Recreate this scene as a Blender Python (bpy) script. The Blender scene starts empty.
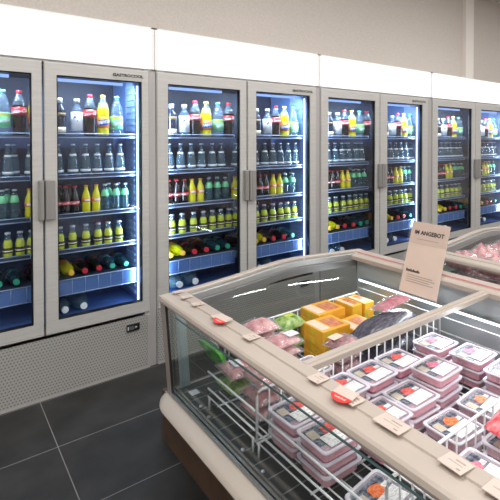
import bpy, math, random
from mathutils import Vector, Matrix
R = random.Random(7)
PI = math.pi
scene = bpy.context.scene
COL = scene.collection

# ------------------------------------------------------------------ helpers
class MB:
    """collects polygons of ONE mesh"""
    def __init__(s): s.v = []; s.f = []; s.m = []; s.sm = []
    def add(s, vs, fs, mi=0, smooth=False, M=None):
        b = len(s.v)
        for p in vs:
            p = Vector(p)
            s.v.append(M @ p if M is not None else p)
        for f in fs:
            s.f.append([b + i for i in f]); s.m.append(mi); s.sm.append(smooth)
        return s
    def box(s, x0, x1, y0, y1, z0, z1, mi=0, M=None):
        vs = [(x0,y0,z0),(x1,y0,z0),(x1,y1,z0),(x0,y1,z0),(x0,y0,z1),(x1,y0,z1),(x1,y1,z1),(x0,y1,z1)]
        fs = [(0,3,2,1),(4,5,6,7),(0,1,5,4),(1,2,6,5),(2,3,7,6),(3,0,4,7)]
        return s.add(vs, fs, mi, False, M)
    def bbox(s, x0, x1, y0, y1, z0, z1, r=0.005, mi=0, M=None):
        """box with rounded vertical edges and chamfered top and bottom"""
        cx, cy, hx, hy = (x0+x1)/2, (y0+y1)/2, (x1-x0)/2, (y1-y0)/2
        return s.loft([rrect(hx-r*.6, hy-r*.6, r*.7, z0, cx, cy), rrect(hx, hy, r, z0+r*.6, cx, cy),
                       rrect(hx, hy, r, z1-r*.6, cx, cy), rrect(hx-r*.6, hy-r*.6, r*.7, z1, cx, cy)], mi, M=M)
    def loft(s, rings, mi=0, cap=True, smooth=False, M=None, capstart=True):
        n = len(rings[0]); vs = [p for r_ in rings for p in r_]; fs = []
        for k in range(len(rings)-1):
            for i in range(n):
                j = (i+1) % n
                fs.append((k*n+i, k*n+j, (k+1)*n+j, (k+1)*n+i))
        s.add(vs, fs, mi, smooth, M)
        b = len(s.v) - len(vs)
        if cap and capstart: s.f.append([b+i for i in range(n)][::-1]); s.m.append(mi); s.sm.append(False)
        if cap: s.f.append([b+(len(rings)-1)*n+i for i in range(n)]); s.m.append(mi); s.sm.append(False)
        return s
    def lathe(s, prof, n=18, mi=0, smooth=True, M=None, cap=True):
        rings = [[(r*math.cos(2*PI*i/n), r*math.sin(2*PI*i/n), z) for i in range(n)] for r, z in prof]
        return s.loft(rings, mi, cap, smooth, M)
    def tube(s, pts, r, n=6, mi=0, closed=False):
        pts = [Vector(p) for p in pts]; rings = []
        for i, p in enumerate(pts):
            a = pts[max(i-1,0)]; b = pts[min(i+1,len(pts)-1)]
            if closed: a = pts[i-1]; b = pts[(i+1) % len(pts)]
            t = (b-a).normalized()
            ref = Vector((0,0,1)) if abs(t.z) < .9 else Vector((1,0,0))
            u = t.cross(ref).normalized(); w = u.cross(t)
            rings.append([p + u*(r*math.cos(2*PI*k/n)) + w*(r*math.sin(2*PI*k/n)) for k in range(n)])
        if closed: rings.append(rings[0])
        return s.loft(rings, mi, not closed, True)
    def prism(s, poly, axis, a, b, mi=0, smooth=False):
        """extrude a 2-D outline along an axis: 'y' takes (x,z), 'x' takes (y,z), 'z' takes (x,y)"""
        f = {'y': lambda p, t: (p[0], t, p[1]), 'x': lambda p, t: (t, p[0], p[1]), 'z': lambda p, t: (p[0], p[1], t)}[axis]
        return s.loft([[f(p, a) for p in poly], [f(p, b) for p in poly]], mi, True, smooth)
    def mesh(s, name, mats):
        me = bpy.data.meshes.new(name)
        me.from_pydata([tuple(p) for p in s.v], [], s.f)
        for m in (mats if isinstance(mats, (list, tuple)) else [mats]): me.materials.append(m)
        me.polygons.foreach_set('material_index', s.m)
        me.polygons.foreach_set('use_smooth', s.sm)
        me.update()
        import bmesh
        bm = bmesh.new(); bm.from_mesh(me); bmesh.ops.recalc_face_normals(bm, faces=bm.faces); bm.to_mesh(me); bm.free()
        return me
    def build(s, name, mats, parent=None):
        return link(name, s.mesh(name, mats), parent)

def rrect(hx, hy, r, z, cx=0, cy=0, k=4):
    out = []
    for (sx, sy, a0) in ((1,1,0),(-1,1,PI/2),(-1,-1,PI),(1,-1,1.5*PI)):
        for i in range(k+1):
            a = a0 + (PI/2)*i/k
            out.append((cx+sx*(hx-r)+r*math.cos(a), cy+sy*(hy-r)+r*math.sin(a), z))
    return out

def link(name, data, parent=None):
    o = bpy.data.objects.new(name, data); COL.objects.link(o)
    if parent is not None: o.parent = parent
    return o

def tag(o, label, cat, group=None, kind=None):
    if label: o['label'] = label
    if cat: o['category'] = cat
    if group: o['group'] = group
    if kind: o['kind'] = kind
    return o

def empty(name, loc, label, cat, group=None, rz=0):
    o = link(name, None); o.location = loc; o.rotation_euler = (0, 0, rz); o.empty_display_size = .05
    return tag(o, label, cat, group)

def structure(o): o['kind'] = 'structure'; return o

# ------------------------------------------------------------------ materials
def new_mat(name):
    m = bpy.data.materials.new(name); m.use_nodes = True
    nt = m.node_tree; nt.nodes.clear()
    out = nt.nodes.new('ShaderNodeOutputMaterial')
    return m, nt, out

def srgb(r, g, b):
    def f(c):
        c /= 255
        return c/12.92 if c <= .04045 else ((c+.055)/1.055)**2.4
    return (f(r), f(g), f(b), 1)

def mat(name, col, rough=.5, metal=0., spec=.5, noise=0., nscale=20., bump=0., emit=None, estr=0., col2=None, coat=0., bscale=None, stretch=None):
    m, nt, out = new_mat(name); N = nt.nodes; L = nt.links
    p = N.new('ShaderNodeBsdfPrincipled'); L.new(p.outputs[0], out.inputs[0])
    c = srgb(*col); p.inputs['Base Color'].default_value = c
    p.inputs['Roughness'].default_value = rough; p.inputs['Metallic'].default_value = metal
    p.inputs['Specular IOR Level'].default_value = spec
    if coat: p.inputs['Coat Weight'].default_value = coat; p.inputs['Coat Roughness'].default_value = .08
    if emit: p.inputs['Emission Color'].default_value = srgb(*emit); p.inputs['Emission Strength'].default_value = estr
    if noise or bump or col2:
        tc = N.new('ShaderNodeTexCoord'); nz = N.new('ShaderNodeTexNoise'); nz.inputs['Scale'].default_value = nscale
        nz.inputs['Detail'].default_value = 4
        src = tc.outputs['Object']
        if stretch:
            mp = N.new('ShaderNodeMapping'); mp.inputs['Scale'].default_value = stretch; L.new(src, mp.inputs[0]); src = mp.outputs[0]
        L.new(src, nz.inputs['Vector'])
        if noise or col2:
            rmp = N.new('ShaderNodeValToRGB')
            rmp.color_ramp.elements[0].position = .38; rmp.color_ramp.elements[1].position = .64
            c2 = srgb(*col2) if col2 else tuple(min(1, x*(1+noise)) for x in c[:3])+(1,)
            c1 = c if col2 else tuple(x*(1-noise) for x in c[:3])+(1,)
            rmp.color_ramp.elements[0].color = c1; rmp.color_ramp.elements[1].color = c2
            L.new(nz.outputs['Fac'], rmp.inputs[0]); L.new(rmp.outputs[0], p.inputs['Base Color'])
        if bump:
            b = N.new('ShaderNodeBump'); b.inputs['Strength'].default_value = bump; b.inputs['Distance'].default_value = .003
            L.new(nz.outputs['Fac'], b.inputs['Height']); L.new(b.outputs[0], p.inputs['Normal'])
    return m

def clear_mat(name, tint=(1,1,1), ior=1.45, rough=.02, diffuse=0., dcol=(255,255,255), gloss=1.):
    """thin clear sheet: transparent tinted, fresnel gloss, a little diffuse haze"""
    m, nt, out = new_mat(name); N = nt.nodes; L = nt.links
    t = N.new('ShaderNodeBsdfTransparent'); t.inputs[0].default_value = tuple(tint)+(1,)
    g = N.new('ShaderNodeBsdfGlossy'); g.inputs['Roughness'].default_value = rough; g.inputs[0].default_value = (gloss,gloss,gloss,1)
    lw = N.new('ShaderNodeLayerWeight'); lw.inputs[0].default_value = .5
    pw = N.new('ShaderNodeMath'); pw.operation = 'POWER'; L.new(lw.outputs['Facing'], pw.inputs[0]); pw.inputs[1].default_value = 4.
    f0 = ((ior-1)/(ior+1))**2
    ma = N.new('ShaderNodeMath'); ma.operation = 'MULTIPLY_ADD'; L.new(pw.outputs[0], ma.inputs[0]); ma.inputs[1].default_value = .8*(1-f0); ma.inputs[2].default_value = f0
    mx = N.new('ShaderNodeMixShader'); L.new(ma.outputs[0], mx.inputs[0])
    cur = t.outputs[0]
    if diffuse:
        d = N.new('ShaderNodeBsdfDiffuse'); d.inputs[0].default_value = srgb(*dcol)
        md = N.new('ShaderNodeMixShader'); md.inputs[0].default_value = diffuse
        L.new(cur, md.inputs[1]); L.new(d.outputs[0], md.inputs[2]); cur = md.outputs[0]
    L.new(cur, mx.inputs[1]); L.new(g.outputs[0], mx.inputs[2]); L.new(mx.outputs[0], out.inputs[0])
    return m

def emis_mat(name, col, s):
    m, nt, out = new_mat(name)
    e = nt.nodes.new('ShaderNodeEmission'); e.inputs[0].default_value = srgb(*col); e.inputs[1].default_value = s
    nt.links.new(e.outputs[0], out.inputs[0]); return m

M = {}
M['frame'] = mat('brushed_steel', (194,193,190), .42, .25, noise=.04, nscale=6, stretch=(1,1,12))
M['cabinet'] = mat('cabinet_grey', (176,173,172), .45, .2)
M['black'] = mat('black_gasket', (14,14,16), .5)
M['handle'] = mat('handle_grey', (150,148,145), .4, .3)
M['badge'] = mat('badge_dark', (24,23,24), .4)
M['white'] = mat('white_paint', (238,238,236), .4)
M['wire'] = mat('white_wire', (232,234,236), .35)
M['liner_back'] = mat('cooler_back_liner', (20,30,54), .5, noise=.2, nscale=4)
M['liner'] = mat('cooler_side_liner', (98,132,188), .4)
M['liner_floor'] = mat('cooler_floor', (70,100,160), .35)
M['rib'] = mat('shelf_rib', (140,168,214), .4)
M['shelf'] = mat('shelf_steel', (66,80,108), .35, .3)
M['rail_edge'] = mat('shelf_front_rail', (175,195,225), .3, .3)
M['rackp'] = mat('rack_panel_blue', (84,116,172), .3)
M['canopy'] = emis_mat('canopy_glow', (255,253,250), 1.5)
M['canopy_frame'] = mat('canopy_frame', (248,248,247), .4)
M['led'] = emis_mat('led_white', (205,225,255), 3.0)
M['tube'] = emis_mat('tube_blue', (150,185,255), 1.3)
M['freezer_led'] = emis_mat('freezer_led', (225,240,255), 3.0)
M['pane'] = clear_mat('door_glass', (.93,.95,.97), 1.35, .0)
M['fglass'] = clear_mat('freezer_glass', (.965,.98,.98), 1.4, .0)
M['eglass'] = clear_mat('end_glass_tinted', (.66,.70,.68), 1.45, .0)
M['fglass_edge'] = mat('glass_edge_teal', (105,140,140), .2)
M['clear'] = clear_mat('clear_bottle', (.72,.82,.88), 1.5, .05, .10, (200,225,245))
M['water'] = clear_mat('water_bottle_blue', (.50,.63,.70), 1.5, .05, .13, (165,200,215))
M['green_clear'] = clear_mat('mint_clear', (.42,.6,.66), 1.5, .05, .12, (120,170,180))
M['teal_dark'] = mat('dark_teal_drink', (30,62,72), .12, coat=.5)
M['cola'] = mat('cola_dark', (24,12,14), .12, coat=.5)
M['yellow'] = mat('yellow_drink', (214,205,18), .15, coat=.4)
M['lime'] = mat('lime_juice', (188,200,62), .2, coat=.4)
M['darkbottle'] = mat('dark_bottle_glass', (28,34,52), .1, coat=.5)
M['red'] = mat('label_red', (205,40,44), .4)
M['redcap'] = mat('cap_red', (205,45,60), .35)
M['orange'] = mat('label_orange', (240,135,25), .4)
M['orangecap'] = mat('cap_orange', (238,150,50), .35)
M['amber'] = mat('cap_amber', (240,190,70), .35)
M['mint'] = mat('label_mint', (125,215,160), .4)
M['mintcap'] = mat('cap_mint', (90,190,165), .35)
M['tealcap'] = mat('cap_teal', (50,165,130), .35)
M['blue'] = mat('emblem_blue', (45,70,165), .4)
M['paper'] = mat('label_paper', (226,230,236), .5)
M['silver'] = mat('cap_silver', (215,220,228), .3, .4)
M['band'] = mat('label_dark_band', (40,36,30), .4)
M['bandlight'] = mat('label_cream_band', (235,225,190), .4)
M['limelabel'] = mat('label_lime', (196,205,70), .4)
M['whitecap'] = mat('cap_white', (240,244,248), .4)
M['beige'] = mat('rail_beige', (184,172,161), .32, noise=.02, nscale=8)
M['bumper'] = mat('bumper_beige', (178,168,158), .4)
M['fsteel'] = mat('freezer_steel', (150,156,156), .25, .8)
M['ftrim'] = mat('freezer_grey_trim', (150,152,150), .35, .3)
M['fwall'] = mat('freezer_inner_wall', (176,186,188), .3, .35)
M['ffloor'] = None
M['post'] = mat('corner_post_grey', (150,141,132), .4, .2)
M['toe'] = mat('plinth_brown', (80,62,49), .5, noise=.15, nscale=10)
M['card'] = mat('sign_card', (222,200,184), .55, noise=.02, nscale=9)
M['card2'] = mat('sign_card_band', (208,186,172), .55)
M['ink'] = mat('ink_dark', (42,36,36), .5)
M['inkgrey'] = mat('ink_grey', (166,150,140), .5)
M['tagpaper'] = mat('tag_paper', (206,190,179), .5, noise=.02)
M['talker'] = mat('talker_red', (224,62,56), .4)
M['acrylic'] = clear_mat('acrylic', (.96,.97,.98), 1.45, .03, .04)
M['tray'] = clear_mat('tray_plastic', (.95,.93,.96), 1.4, .12, .36, (250,234,242))
M['rim'] = clear_mat('tray_rim', (.95,.95,.97), 1.5, .15, .72, (240,238,248))
M['film'] = clear_mat('tray_film', (.96,.96,.97), 1.5, .06, .22, (225,228,240))
M['bagfilm'] = clear_mat('bag_film', (.94,.94,.95), 1.5, .16, .14, (235,230,235))
M['mince'] = mat('mince', (214,62,88), .45, col2=(244,150,168), nscale=90, bump=.7)
M['meatpink'] = mat('meat_pink', (196,110,112), .4, col2=(232,186,182), nscale=22, bump=.5)
M['meatdark'] = mat('meat_dark', (120,52,54), .4, col2=(176,92,92), nscale=26, bump=.5)
M['print'] = mat('film_print_dark', (48,52,66), .35, col2=(140,148,166), nscale=80)
M['picred'] = mat('picture_red', (226,66,66), .4, col2=(240,130,120), nscale=110)
M['picorange'] = mat('picture_orange', (236,96,40), .4, col2=(244,150,96), nscale=110)
M['picpink'] = mat('picture_pink', (222,96,128), .4, col2=(238,150,170), nscale=110)
M['sticker'] = mat('sticker_beige', (208,196,178), .5, noise=.06, nscale=120)
M['box'] = mat('box_yellow', (232,180,52), .42, col2=(226,160,44), nscale=9)
M['boxgreen'] = mat('box_green_patch', (176,186,70), .42, col2=(232,190,50), nscale=30)
M['boxwin'] = mat('box_picture', (214,142,104), .4, col2=(176,96,70), nscale=50)
M['boxlabel'] = mat('box_label', (232,206,186), .5)
M['greenbag'] = mat('green_bag', (44,130,44), .3, col2=(96,186,70), nscale=25, bump=.4)
M['greenbag2'] = mat('green_leaf_bag', (92,140,62), .35, col2=(170,190,120), nscale=40, bump=.4)
M['darkpack'] = mat('dark_vacuum_pack', (46,45,56), .25, col2=(84,81,96), nscale=16, bump=.8, stretch=(2,14,4), coat=.3)
M['ham'] = mat('ham_magenta', (176,62,90), .3, col2=(204,110,124), nscale=30, bump=.4)
M['crisp'] = mat('red_bag', (200,24,38), .3, col2=(234,130,138), nscale=40, bump=.4)
M['crispgreen'] = mat('bag_green_patch', (130,196,40), .35)
M['whitebag'] = mat('white_wrap', (232,226,222), .3, col2=(212,190,184), nscale=20, bump=.5)

def floor_mat():
    m, nt, out = new_mat('slate_tiles'); N = nt.nodes; L = nt.links
    p = N.new('ShaderNodeBsdfPrincipled'); L.new(p.outputs[0], out.inputs[0])
    tc = N.new('ShaderNodeTexCoord'); mp = N.new('ShaderNodeMapping')
    mp.inputs['Location'].default_value = (-.4605, -.055, 0); L.new(tc.outputs['Object'], mp.inputs[0])
    br = N.new('ShaderNodeTexBrick'); br.offset = 0; br.inputs['Scale'].default_value = 1
    br.inputs['Brick Width'].default_value = .9; br.inputs['Row Height'].default_value = .472
    br.inputs['Mortar Size'].default_value = .0022; br.inputs['Mortar Smooth'].default_value = .1
    br.inputs['Color1'].default_value = (0,0,0,1); br.inputs['Color2'].default_value = (0,0,0,1); br.inputs['Mortar'].default_value = (1,1,1,1)
    L.new(mp.outputs[0], br.inputs['Vector'])
    nz = N.new('ShaderNodeTexNoise'); nz.inputs['Scale'].default_value = 5; nz.inputs['Detail'].default_value = 7; L.new(tc.outputs['Object'], nz.inputs['Vector'])
    r = N.new('ShaderNodeValToRGB'); r.color_ramp.elements[0].position = .3; r.color_ramp.elements[1].position = .75
    r.color_ramp.elements[0].color = srgb(25,25,25); r.color_ramp.elements[1].color = srgb(50,49,48)
    L.new(nz.outputs['Fac'], r.inputs[0])
    mx = N.new('ShaderNodeMixRGB'); mx.inputs[2].default_value = srgb(120,118,116)
    L.new(br.outputs['Color'], mx.inputs[0]); L.new(r.outputs[0], mx.inputs[1]); L.new(mx.outputs[0], p.inputs['Base Color'])
    p.inputs['Roughness'].default_value = .55
    return m

def dots_mat(name, base, dark, pitch, rad, rough=.4, metal=.4):
    """perforated sheet: staggered holes on the x-z plane"""
    m, nt, out = new_mat(name); N = nt.nodes; L = nt.links
    p = N.new('ShaderNodeBsdfPrincipled'); L.new(p.outputs[0], out.inputs[0])
    p.inputs['Roughness'].default_value = rough; p.inputs['Metallic'].default_value = metal
    tc = N.new('ShaderNodeTexCoord'); sp = N.new('ShaderNodeSeparateXYZ'); L.new(tc.outputs['Object'], sp.inputs[0])
    def mth(op, a, b=None):
        n = N.new('ShaderNodeMath'); n.operation = op
        for i, x in enumerate((a, b)):
            if x is None: continue
            if isinstance(x, (int, float)): n.inputs[i].default_value = x
            else: L.new(x, n.inputs[i])
        return n.outputs[0]
    z = mth('DIVIDE', sp.outputs['Z'], pitch); row = mth('FLOOR', z)
    par = mth('MULTIPLY', mth('FLOORED_MODULO', row, 2), .5)
    x = mth('ADD', mth('DIVIDE', sp.outputs['X'], pitch), par)
    fx = mth('SUBTRACT', mth('FRACT', x), .5); fz = mth('SUBTRACT', mth('FRACT', z), .5)
    d = mth('SQRT', mth('ADD', mth('MULTIPLY', fx, fx), mth('MULTIPLY', fz, fz)))
    k = mth('LESS_THAN', d, rad)
    mx = N.new('ShaderNodeMixRGB'); mx.inputs[1].default_value = srgb(*base); mx.inputs[2].default_value = srgb(*dark)
    L.new(k, mx.inputs[0]); L.new(mx.outputs[0], p.inputs['Base Color'])
    return m
M['kick'] = dots_mat('perforated_steel', (164,163,160), (116,115,112), .017, .26, .45, .1)

def grid_mat():
    m, nt, out = new_mat('freezer_floor_grid'); N = nt.nodes; L = nt.links
    p = N.new('ShaderNodeBsdfPrincipled'); L.new(p.outputs[0], out.inputs[0])
    p.inputs['Roughness'].default_value = .3; p.inputs['Metallic'].default_value = .2
    tc = N.new('ShaderNodeTexCoord'); mp = N.new('ShaderNodeMapping'); mp.inputs['Location'].default_value = (-.955,-.02,0); L.new(tc.outputs['Object'], mp.inputs[0])
    br = N.new('ShaderNodeTexBrick'); br.offset = 0; br.inputs['Scale'].default_value = 1
    br.inputs['Brick Width'].default_value = .32; br.inputs['Row Height'].default_value = .085
    br.inputs['Mortar Size'].default_value = .0028; br.inputs['Mortar Smooth'].default_value = .2
    br.inputs['Color1'].default_value = srgb(52,54,54); br.inputs['Color2'].default_value = srgb(66,68,66); br.inputs['Mortar'].default_value = srgb(140,146,146)
    L.new(mp.outputs[0], br.inputs['Vector']); L.new(br.outputs['Color'], p.inputs['Base Color'])
    return m
M['ffloor'] = grid_mat()

def lines_mat(name, base, ink, scale):
    m, nt, out = new_mat(name); N = nt.nodes; L = nt.links
    p = N.new('ShaderNodeBsdfPrincipled'); L.new(p.outputs[0], out.inputs[0]); p.inputs['Roughness'].default_value = .45
    tc = N.new('ShaderNodeTexCoord'); nz = N.new('ShaderNodeTexNoise'); mp = N.new('ShaderNodeMapping'); mp.inputs['Scale'].default_value = (.45,1.2,1)
    L.new(tc.outputs['Object'], mp.inputs[0]); L.new(mp.outputs[0], nz.inputs['Vector']); nz.inputs['Scale'].default_value = scale
    r = N.new('ShaderNodeValToRGB'); r.color_ramp.elements[0].position = .42; r.color_ramp.elements[1].position = .5
    r.color_ramp.elements[0].color = srgb(*ink); r.color_ramp.elements[1].color = srgb(*base)
    L.new(nz.outputs['Fac'], r.inputs[0]); L.new(r.outputs[0], p.inputs['Base Color'])
    return m
M['traylabel'] = lines_mat('tray_label', (242,240,238), (206,206,208), 170)

# ------------------------------------------------------------------ lettering
def text_polys(body, size, shear=0., bold=0.):
    cu = bpy.data.curves.new('lettering', 'FONT'); cu.body = body; cu.size = size; cu.shear = shear
    cu.align_x = 'CENTER'; cu.align_y = 'CENTER'; cu.offset = bold; cu.resolution_u = 2
    o = bpy.data.objects.new('lettering', cu); COL.objects.link(o)
    dg = bpy.context.evaluated_depsgraph_get(); dg.update()
    me = bpy.data.meshes.new_from_object(o.evaluated_get(dg))
    vs = [v.co.copy() for v in me.vertices]; fs = [list(p.vertices) for p in me.polygons]
    bpy.data.objects.remove(o); bpy.data.curves.remove(cu); bpy.data.meshes.remove(me)
    return vs, fs

def text_on_cylinder(body, size, rad, z, name, m, shear=0., bold=0., tilt=0.):
    vs, fs = text_polys(body, size, shear, bold); mb = MB(); out = []
    for v in vs:
        x = v.x; y = v.y + x*tilt
        a = x/rad
        out.append((rad*math.sin(a), -rad*math.cos(a), z+y))
    mb.add(out, fs); return mb.mesh(name, m)

def text_flat(body, size, name, m, shear=0., bold=0.):
    """lettering in the x-z plane facing -y, 1 mm proud"""
    vs, fs = text_polys(body, size, shear, bold); mb = MB()
    mb.add([(v.x, 0, v.y) for v in vs], fs); return mb.mesh(name, m)

# ------------------------------------------------------------------ the setting
W = MB().box(-5, 10, -4.5, 3.7, -.08, 0).build('floor', floor_mat()); structure(W)
wall_m = mat('wall_plaster', (214,206,199), .8, noise=.05, nscale=60, bump=.25)
structure(MB().box(-5, 10, 3.62, 3.76, 0, 3.7).build('wall_back', wall_m))
structure(MB().box(-5, 10, -4.64, -4.5, 0, 3.7).build('wall_front', wall_m))
structure(MB().box(-5.14, -5, -4.5, 3.62, 0, 3.7).build('wall_left', wall_m))
structure(MB().box(10, 10.14, -4.5, 3.62, 0, 3.7).build('wall_right', wall_m))
structure(MB().box(-5, 10, -4.5, 3.62, 3.7, 3.8).build('ceiling', mat('ceiling_white', (225,222,218), .8)))
structure(MB().box(6.06, 6.27, 3.56, 3.62, 0, 3.7).build('trim_1', mat('pilaster', (246,240,234), .7)))

# ------------------------------------------------------------------ coolers
D = 2.896
SHELF_Z = [1.53, 1.28, 1.04, .825]
IRX = [.015, .04, .1, .1]
ORD = ['first','second','third','fourth','fifth','sixth','seventh','eighth','ninth','tenth','eleventh']
COOLER = ['leftmost','second','third','rightmost']
badge_txt = text_flat('GASTROCOOL', .030, 'badge_lettering', M['badge'], bold=.0014)
# per unit: x0, gap, x1, glass left door (l,r), glass right door (l,r), canopy (l,r), width scale
UNITS = [(-.14,.491,1.112,(-.08,.434),(.561,1.062),(-.17,1.143),1.0),
         (1.16,1.874,2.578,(1.24,1.81),(1.955,2.505),(1.147,2.602),1.13),
         (2.628,3.405,4.19,(2.716,3.335),(3.512,4.09),(2.606,4.24),1.22),
         (4.27,5.16,6.05,(4.371,5.074),(5.281,5.96),(4.244,6.06),1.33)]

def frame_mb(x0, x1, z0, z1, gx0, gx1, gz0, gz1, y0, y1):
    mb = MB()
    o = [(x0,z0),(x1,z0),(x1,z1),(x0,z1)]; g = [(gx0,gz0),(gx1,gz0),(gx1,gz1),(gx0,gz1)]
    e = .004
    of = [(x0+e,z0+e),(x1-e,z0+e),(x1-e,z1-e),(x0+e,z1-e)]
    vs = []
    for ring, y in ((of,y0),(g,y0),(g,y1),(o,y1),(o,y0+e)): vs += [(p[0],y,p[1]) for p in ring]
    fs = []
    for k in range(5):
        for i in range(4):
            j = (i+1) % 4; a = k*4; b = ((k+1) % 5)*4
            fs.append((a+i, a+j, b+j, b+i))
    return mb.add(vs, fs)

for ui, (x0, gap, x1, GL, GR, CAN, S) in enumerate(UNITS):
    nx = UNITS[ui+1][0] if ui < 3 else x1+.05
    cn = COOLER[ui]
    T = empty('drinks_cooler', (x0, D, 0), f'{cn} tall steel drinks cooler with two glass doors and glowing white canopy' if ui in (0,3) else f'{cn} tall drinks cooler from the left, two glass doors under white canopy',
              'drinks cooler', 'drinks coolers along the back wall')
    def P(mb, name, m, parent=T, ox=x0):
        o = mb.build(name, m, parent)
        return o
    # everything below is written in world coordinates and shifted to the cooler's base
    class L(MB):
        def build(s, name, m, parent=T):
            for v in s.v: v.x -= x0; v.y -= D
            return MB.build(s, name, m, parent)
    il, ir = GL[0]-.02, GR[1]+IRX[ui]       # interior
    xr = nx - .004
    xl = x0 if ui == 0 else x0
    # shell: side stiles and panels, back, top, bottom
    c = L()
    c.box(xl-.0, il, D+.012, 3.55, .0, 1.965); c.box(ir, xr, D+.012, 3.55, .0, 1.965)
    c.box(il, ir, 3.52, 3.55, .36, 1.965); c.box(il, ir, D+.06, 3.52, 1.935, 1.965); c.box(il, ir, D+.06, 3.52, .36, .405)
    c.box(il, ir, D+.02, D+.06, 1.955, 1.965)
    c.build('cabinet', M['cabinet'])
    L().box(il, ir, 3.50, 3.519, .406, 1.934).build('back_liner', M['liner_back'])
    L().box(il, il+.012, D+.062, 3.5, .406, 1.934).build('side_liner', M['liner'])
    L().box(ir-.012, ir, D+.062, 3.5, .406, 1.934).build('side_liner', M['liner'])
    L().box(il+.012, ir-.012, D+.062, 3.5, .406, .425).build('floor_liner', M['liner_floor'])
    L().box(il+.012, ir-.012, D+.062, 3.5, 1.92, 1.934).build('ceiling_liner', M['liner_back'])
    for xa, xb in ((ir-.024, ir-.012), (il+.012, il+.024)):
        rb = L(); rb.box(xa+.005, xb-.005, D+.125, D+.305, .46, 1.9)
        for k in range(34):
            z = .47 + k*.042
            rb.box(xa, xb, D+.13, D+.30, z, z+.016)
        rb.build('shelf_bracket_panel', M['rib'])
    up = L()
    up.box(gap-.012, gap+.012, D+.07, D+.09, .425, 1.92)
    up.build('shelf_upright', M['rib'])
    # canopy
    cf = L(); cf.box(CAN[0], CAN[1], D+.012, 3.5, 1.967, 2.24); cf.build('canopy', M['canopy_frame'])
    ca = L(); ca.box(CAN[0]+.02, CAN[1]-.02, D-.002, D+.011, 1.972, 2.229); ca.build('canopy_light_panel', M['canopy'])
    ct = L(); ct.box(CAN[0]-.0, CAN[0]+.018, D-.006, D+.011, 1.967, 2.24); ct.box(CAN[1]-.018, CAN[1], D-.006, D+.011, 1.967, 2.24)
    ct.box(CAN[0], CAN[1], D-.006, D+.011, 2.23, 2.24); ct.build('canopy_trim', M['canopy_frame'])
    # kick plate
    k_ = L(); k_.box(xl+.004, x1-.02, D+.004, D+.011, .012, .352); k_.build('kick_plate', M['kick'])
    kt = L(); kt.box(xl+.004, x1-.004, D+.001, D+.011, .0, .012); kt.box(x1-.02, x1-.003, D+.002, D+.0115, .012, .352)
    kt.build('kick_plate_trim', M['cabinet'])
    dx = x1-.155*S if ui else .955
    d_ = L(); d_.bbox(dx, dx+.083, D-.006, D+.003, .272, .316, .003); dd = d_.build('control_display', M['black'])
    d2 = L(); d2.box(dx+.016, dx+.046, D-.0085, D-.0062, .283, .305); d2.build('display_screen', mat('display_lcd', (92,96,92), .3), dd)
    L().box(dx+.004, dx+.012, D-.0085, D-.0062, .283, .305).build('display_button', M['silver'], dd)
    L().box(dx+.052, dx+.064, D-.0085, D-.0062, .29, .30).build('display_button', M['silver'], dd)
    # doors
    for side, (dx0, dx1, G) in enumerate(((x0+.004, gap-.005, GL), (gap+.005, x1-.004, GR))):
        f = frame_mb(dx0, dx1, .372, 1.953, G[0], G[1], .446, 1.881, D, D+.045)
        l = L(); l.v = f.v; l.f = f.f; l.m = f.m; l.sm = f.sm
        door = l.build('door', M['frame'])
        gk = frame_mb(G[0]+.0002, G[1]-.0002, .4462, 1.8808, G[0]+.006, G[1]-.006, .452, 1.875, D+.006, D+.04)
        l = L(); l.v = gk.v; l.f = gk.f; l.m = gk.m; l.sm = gk.sm; l.build('gasket', M['black'], door)
        l = L(); l.box(G[0]+.006, G[1]-.006, D+.016, D+.02, .452, 1.875); l.build('glass_pane', M['pane'], door)
        h = L()
        hx = (gap-.032*S, gap-.003) if side == 0 else (gap+.003, gap+.054*S)
        h.bbox(hx[0], hx[1], D-.034, D+.0005, 1.045, 1.275, .008)
        h.box(hx[0]+.35*(hx[1]-hx[0]), hx[0]+.5*(hx[1]-hx[0]), D-.037, D-.0335, 1.05, 1.27)
        h.build('handle', M['handle'], door)
        if side == 1:
            b = L(); b.box(x1-.215*S, x1-.062*S, D-.003, D+.001, 1.896, 1.926)
            bd = b.build('badge', mat('badge_plate', (200,198,194), .4, .2), door)
            t = link('badge_lettering', badge_txt, bd); t.location = (x1-.138*S-x0, -.0042, 1.911); t.scale = (.95*S, 1, .85)
        # lights of this bay
        l = L(); l.box(G[0]+.01, G[0]+.012+.78*(G[1]-G[0]), D+.075, D+.095, 1.855, 1.872); l.build('tube_light', M['tube'])
        l = L(); l.box(G[1]-.012, G[1]-.002, D+.064, D+.074, .43, 1.86)
        if side == 1: l.build('light_strip', M['led'])
        ld = bpy.data.lights.new('cooler_lamp', 'AREA'); ld.shape = 'RECTANGLE'; ld.size = .02; ld.size_y = 1.4; ld.energy = (4.2 if side == 0 else 3.2)*S; ld.color = (.55,.75,1); ld.spread = math.radians(110)
        lo = link('cooler_lamp', ld); lo.location = ((G[1]-.02) if side else G[0]+.005, D+.07, 1.15)
        dirv = Vector((-.75 if side else .75, 1, 0)).normalized()
        lo.rotation_euler = dirv.to_track_quat('-Z', 'Y').to_euler()
        ld2 = bpy.data.lights.new('cooler_top_lamp', 'AREA'); ld2.shape = 'RECTANGLE'; ld2.size = .4*S; ld2.size_y = .02; ld2.energy = 5.5*S; ld2.color = (.6,.78,1)
        lo2 = link('cooler_top_lamp', ld2); lo2.location = ((G[0]+G[1])/2, D+.1, 1.85)
        lo2.rotation_euler = Vector((0,.8,-1)).to_track_quat('-Z','Y').to_euler()
        # shelves
        sx0, sx1 = G[0]-.005, (gap-.016 if side == 0 else G[1]-.003)
        pl1 = gap+.05 if side == 0 else ir-.03
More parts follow.
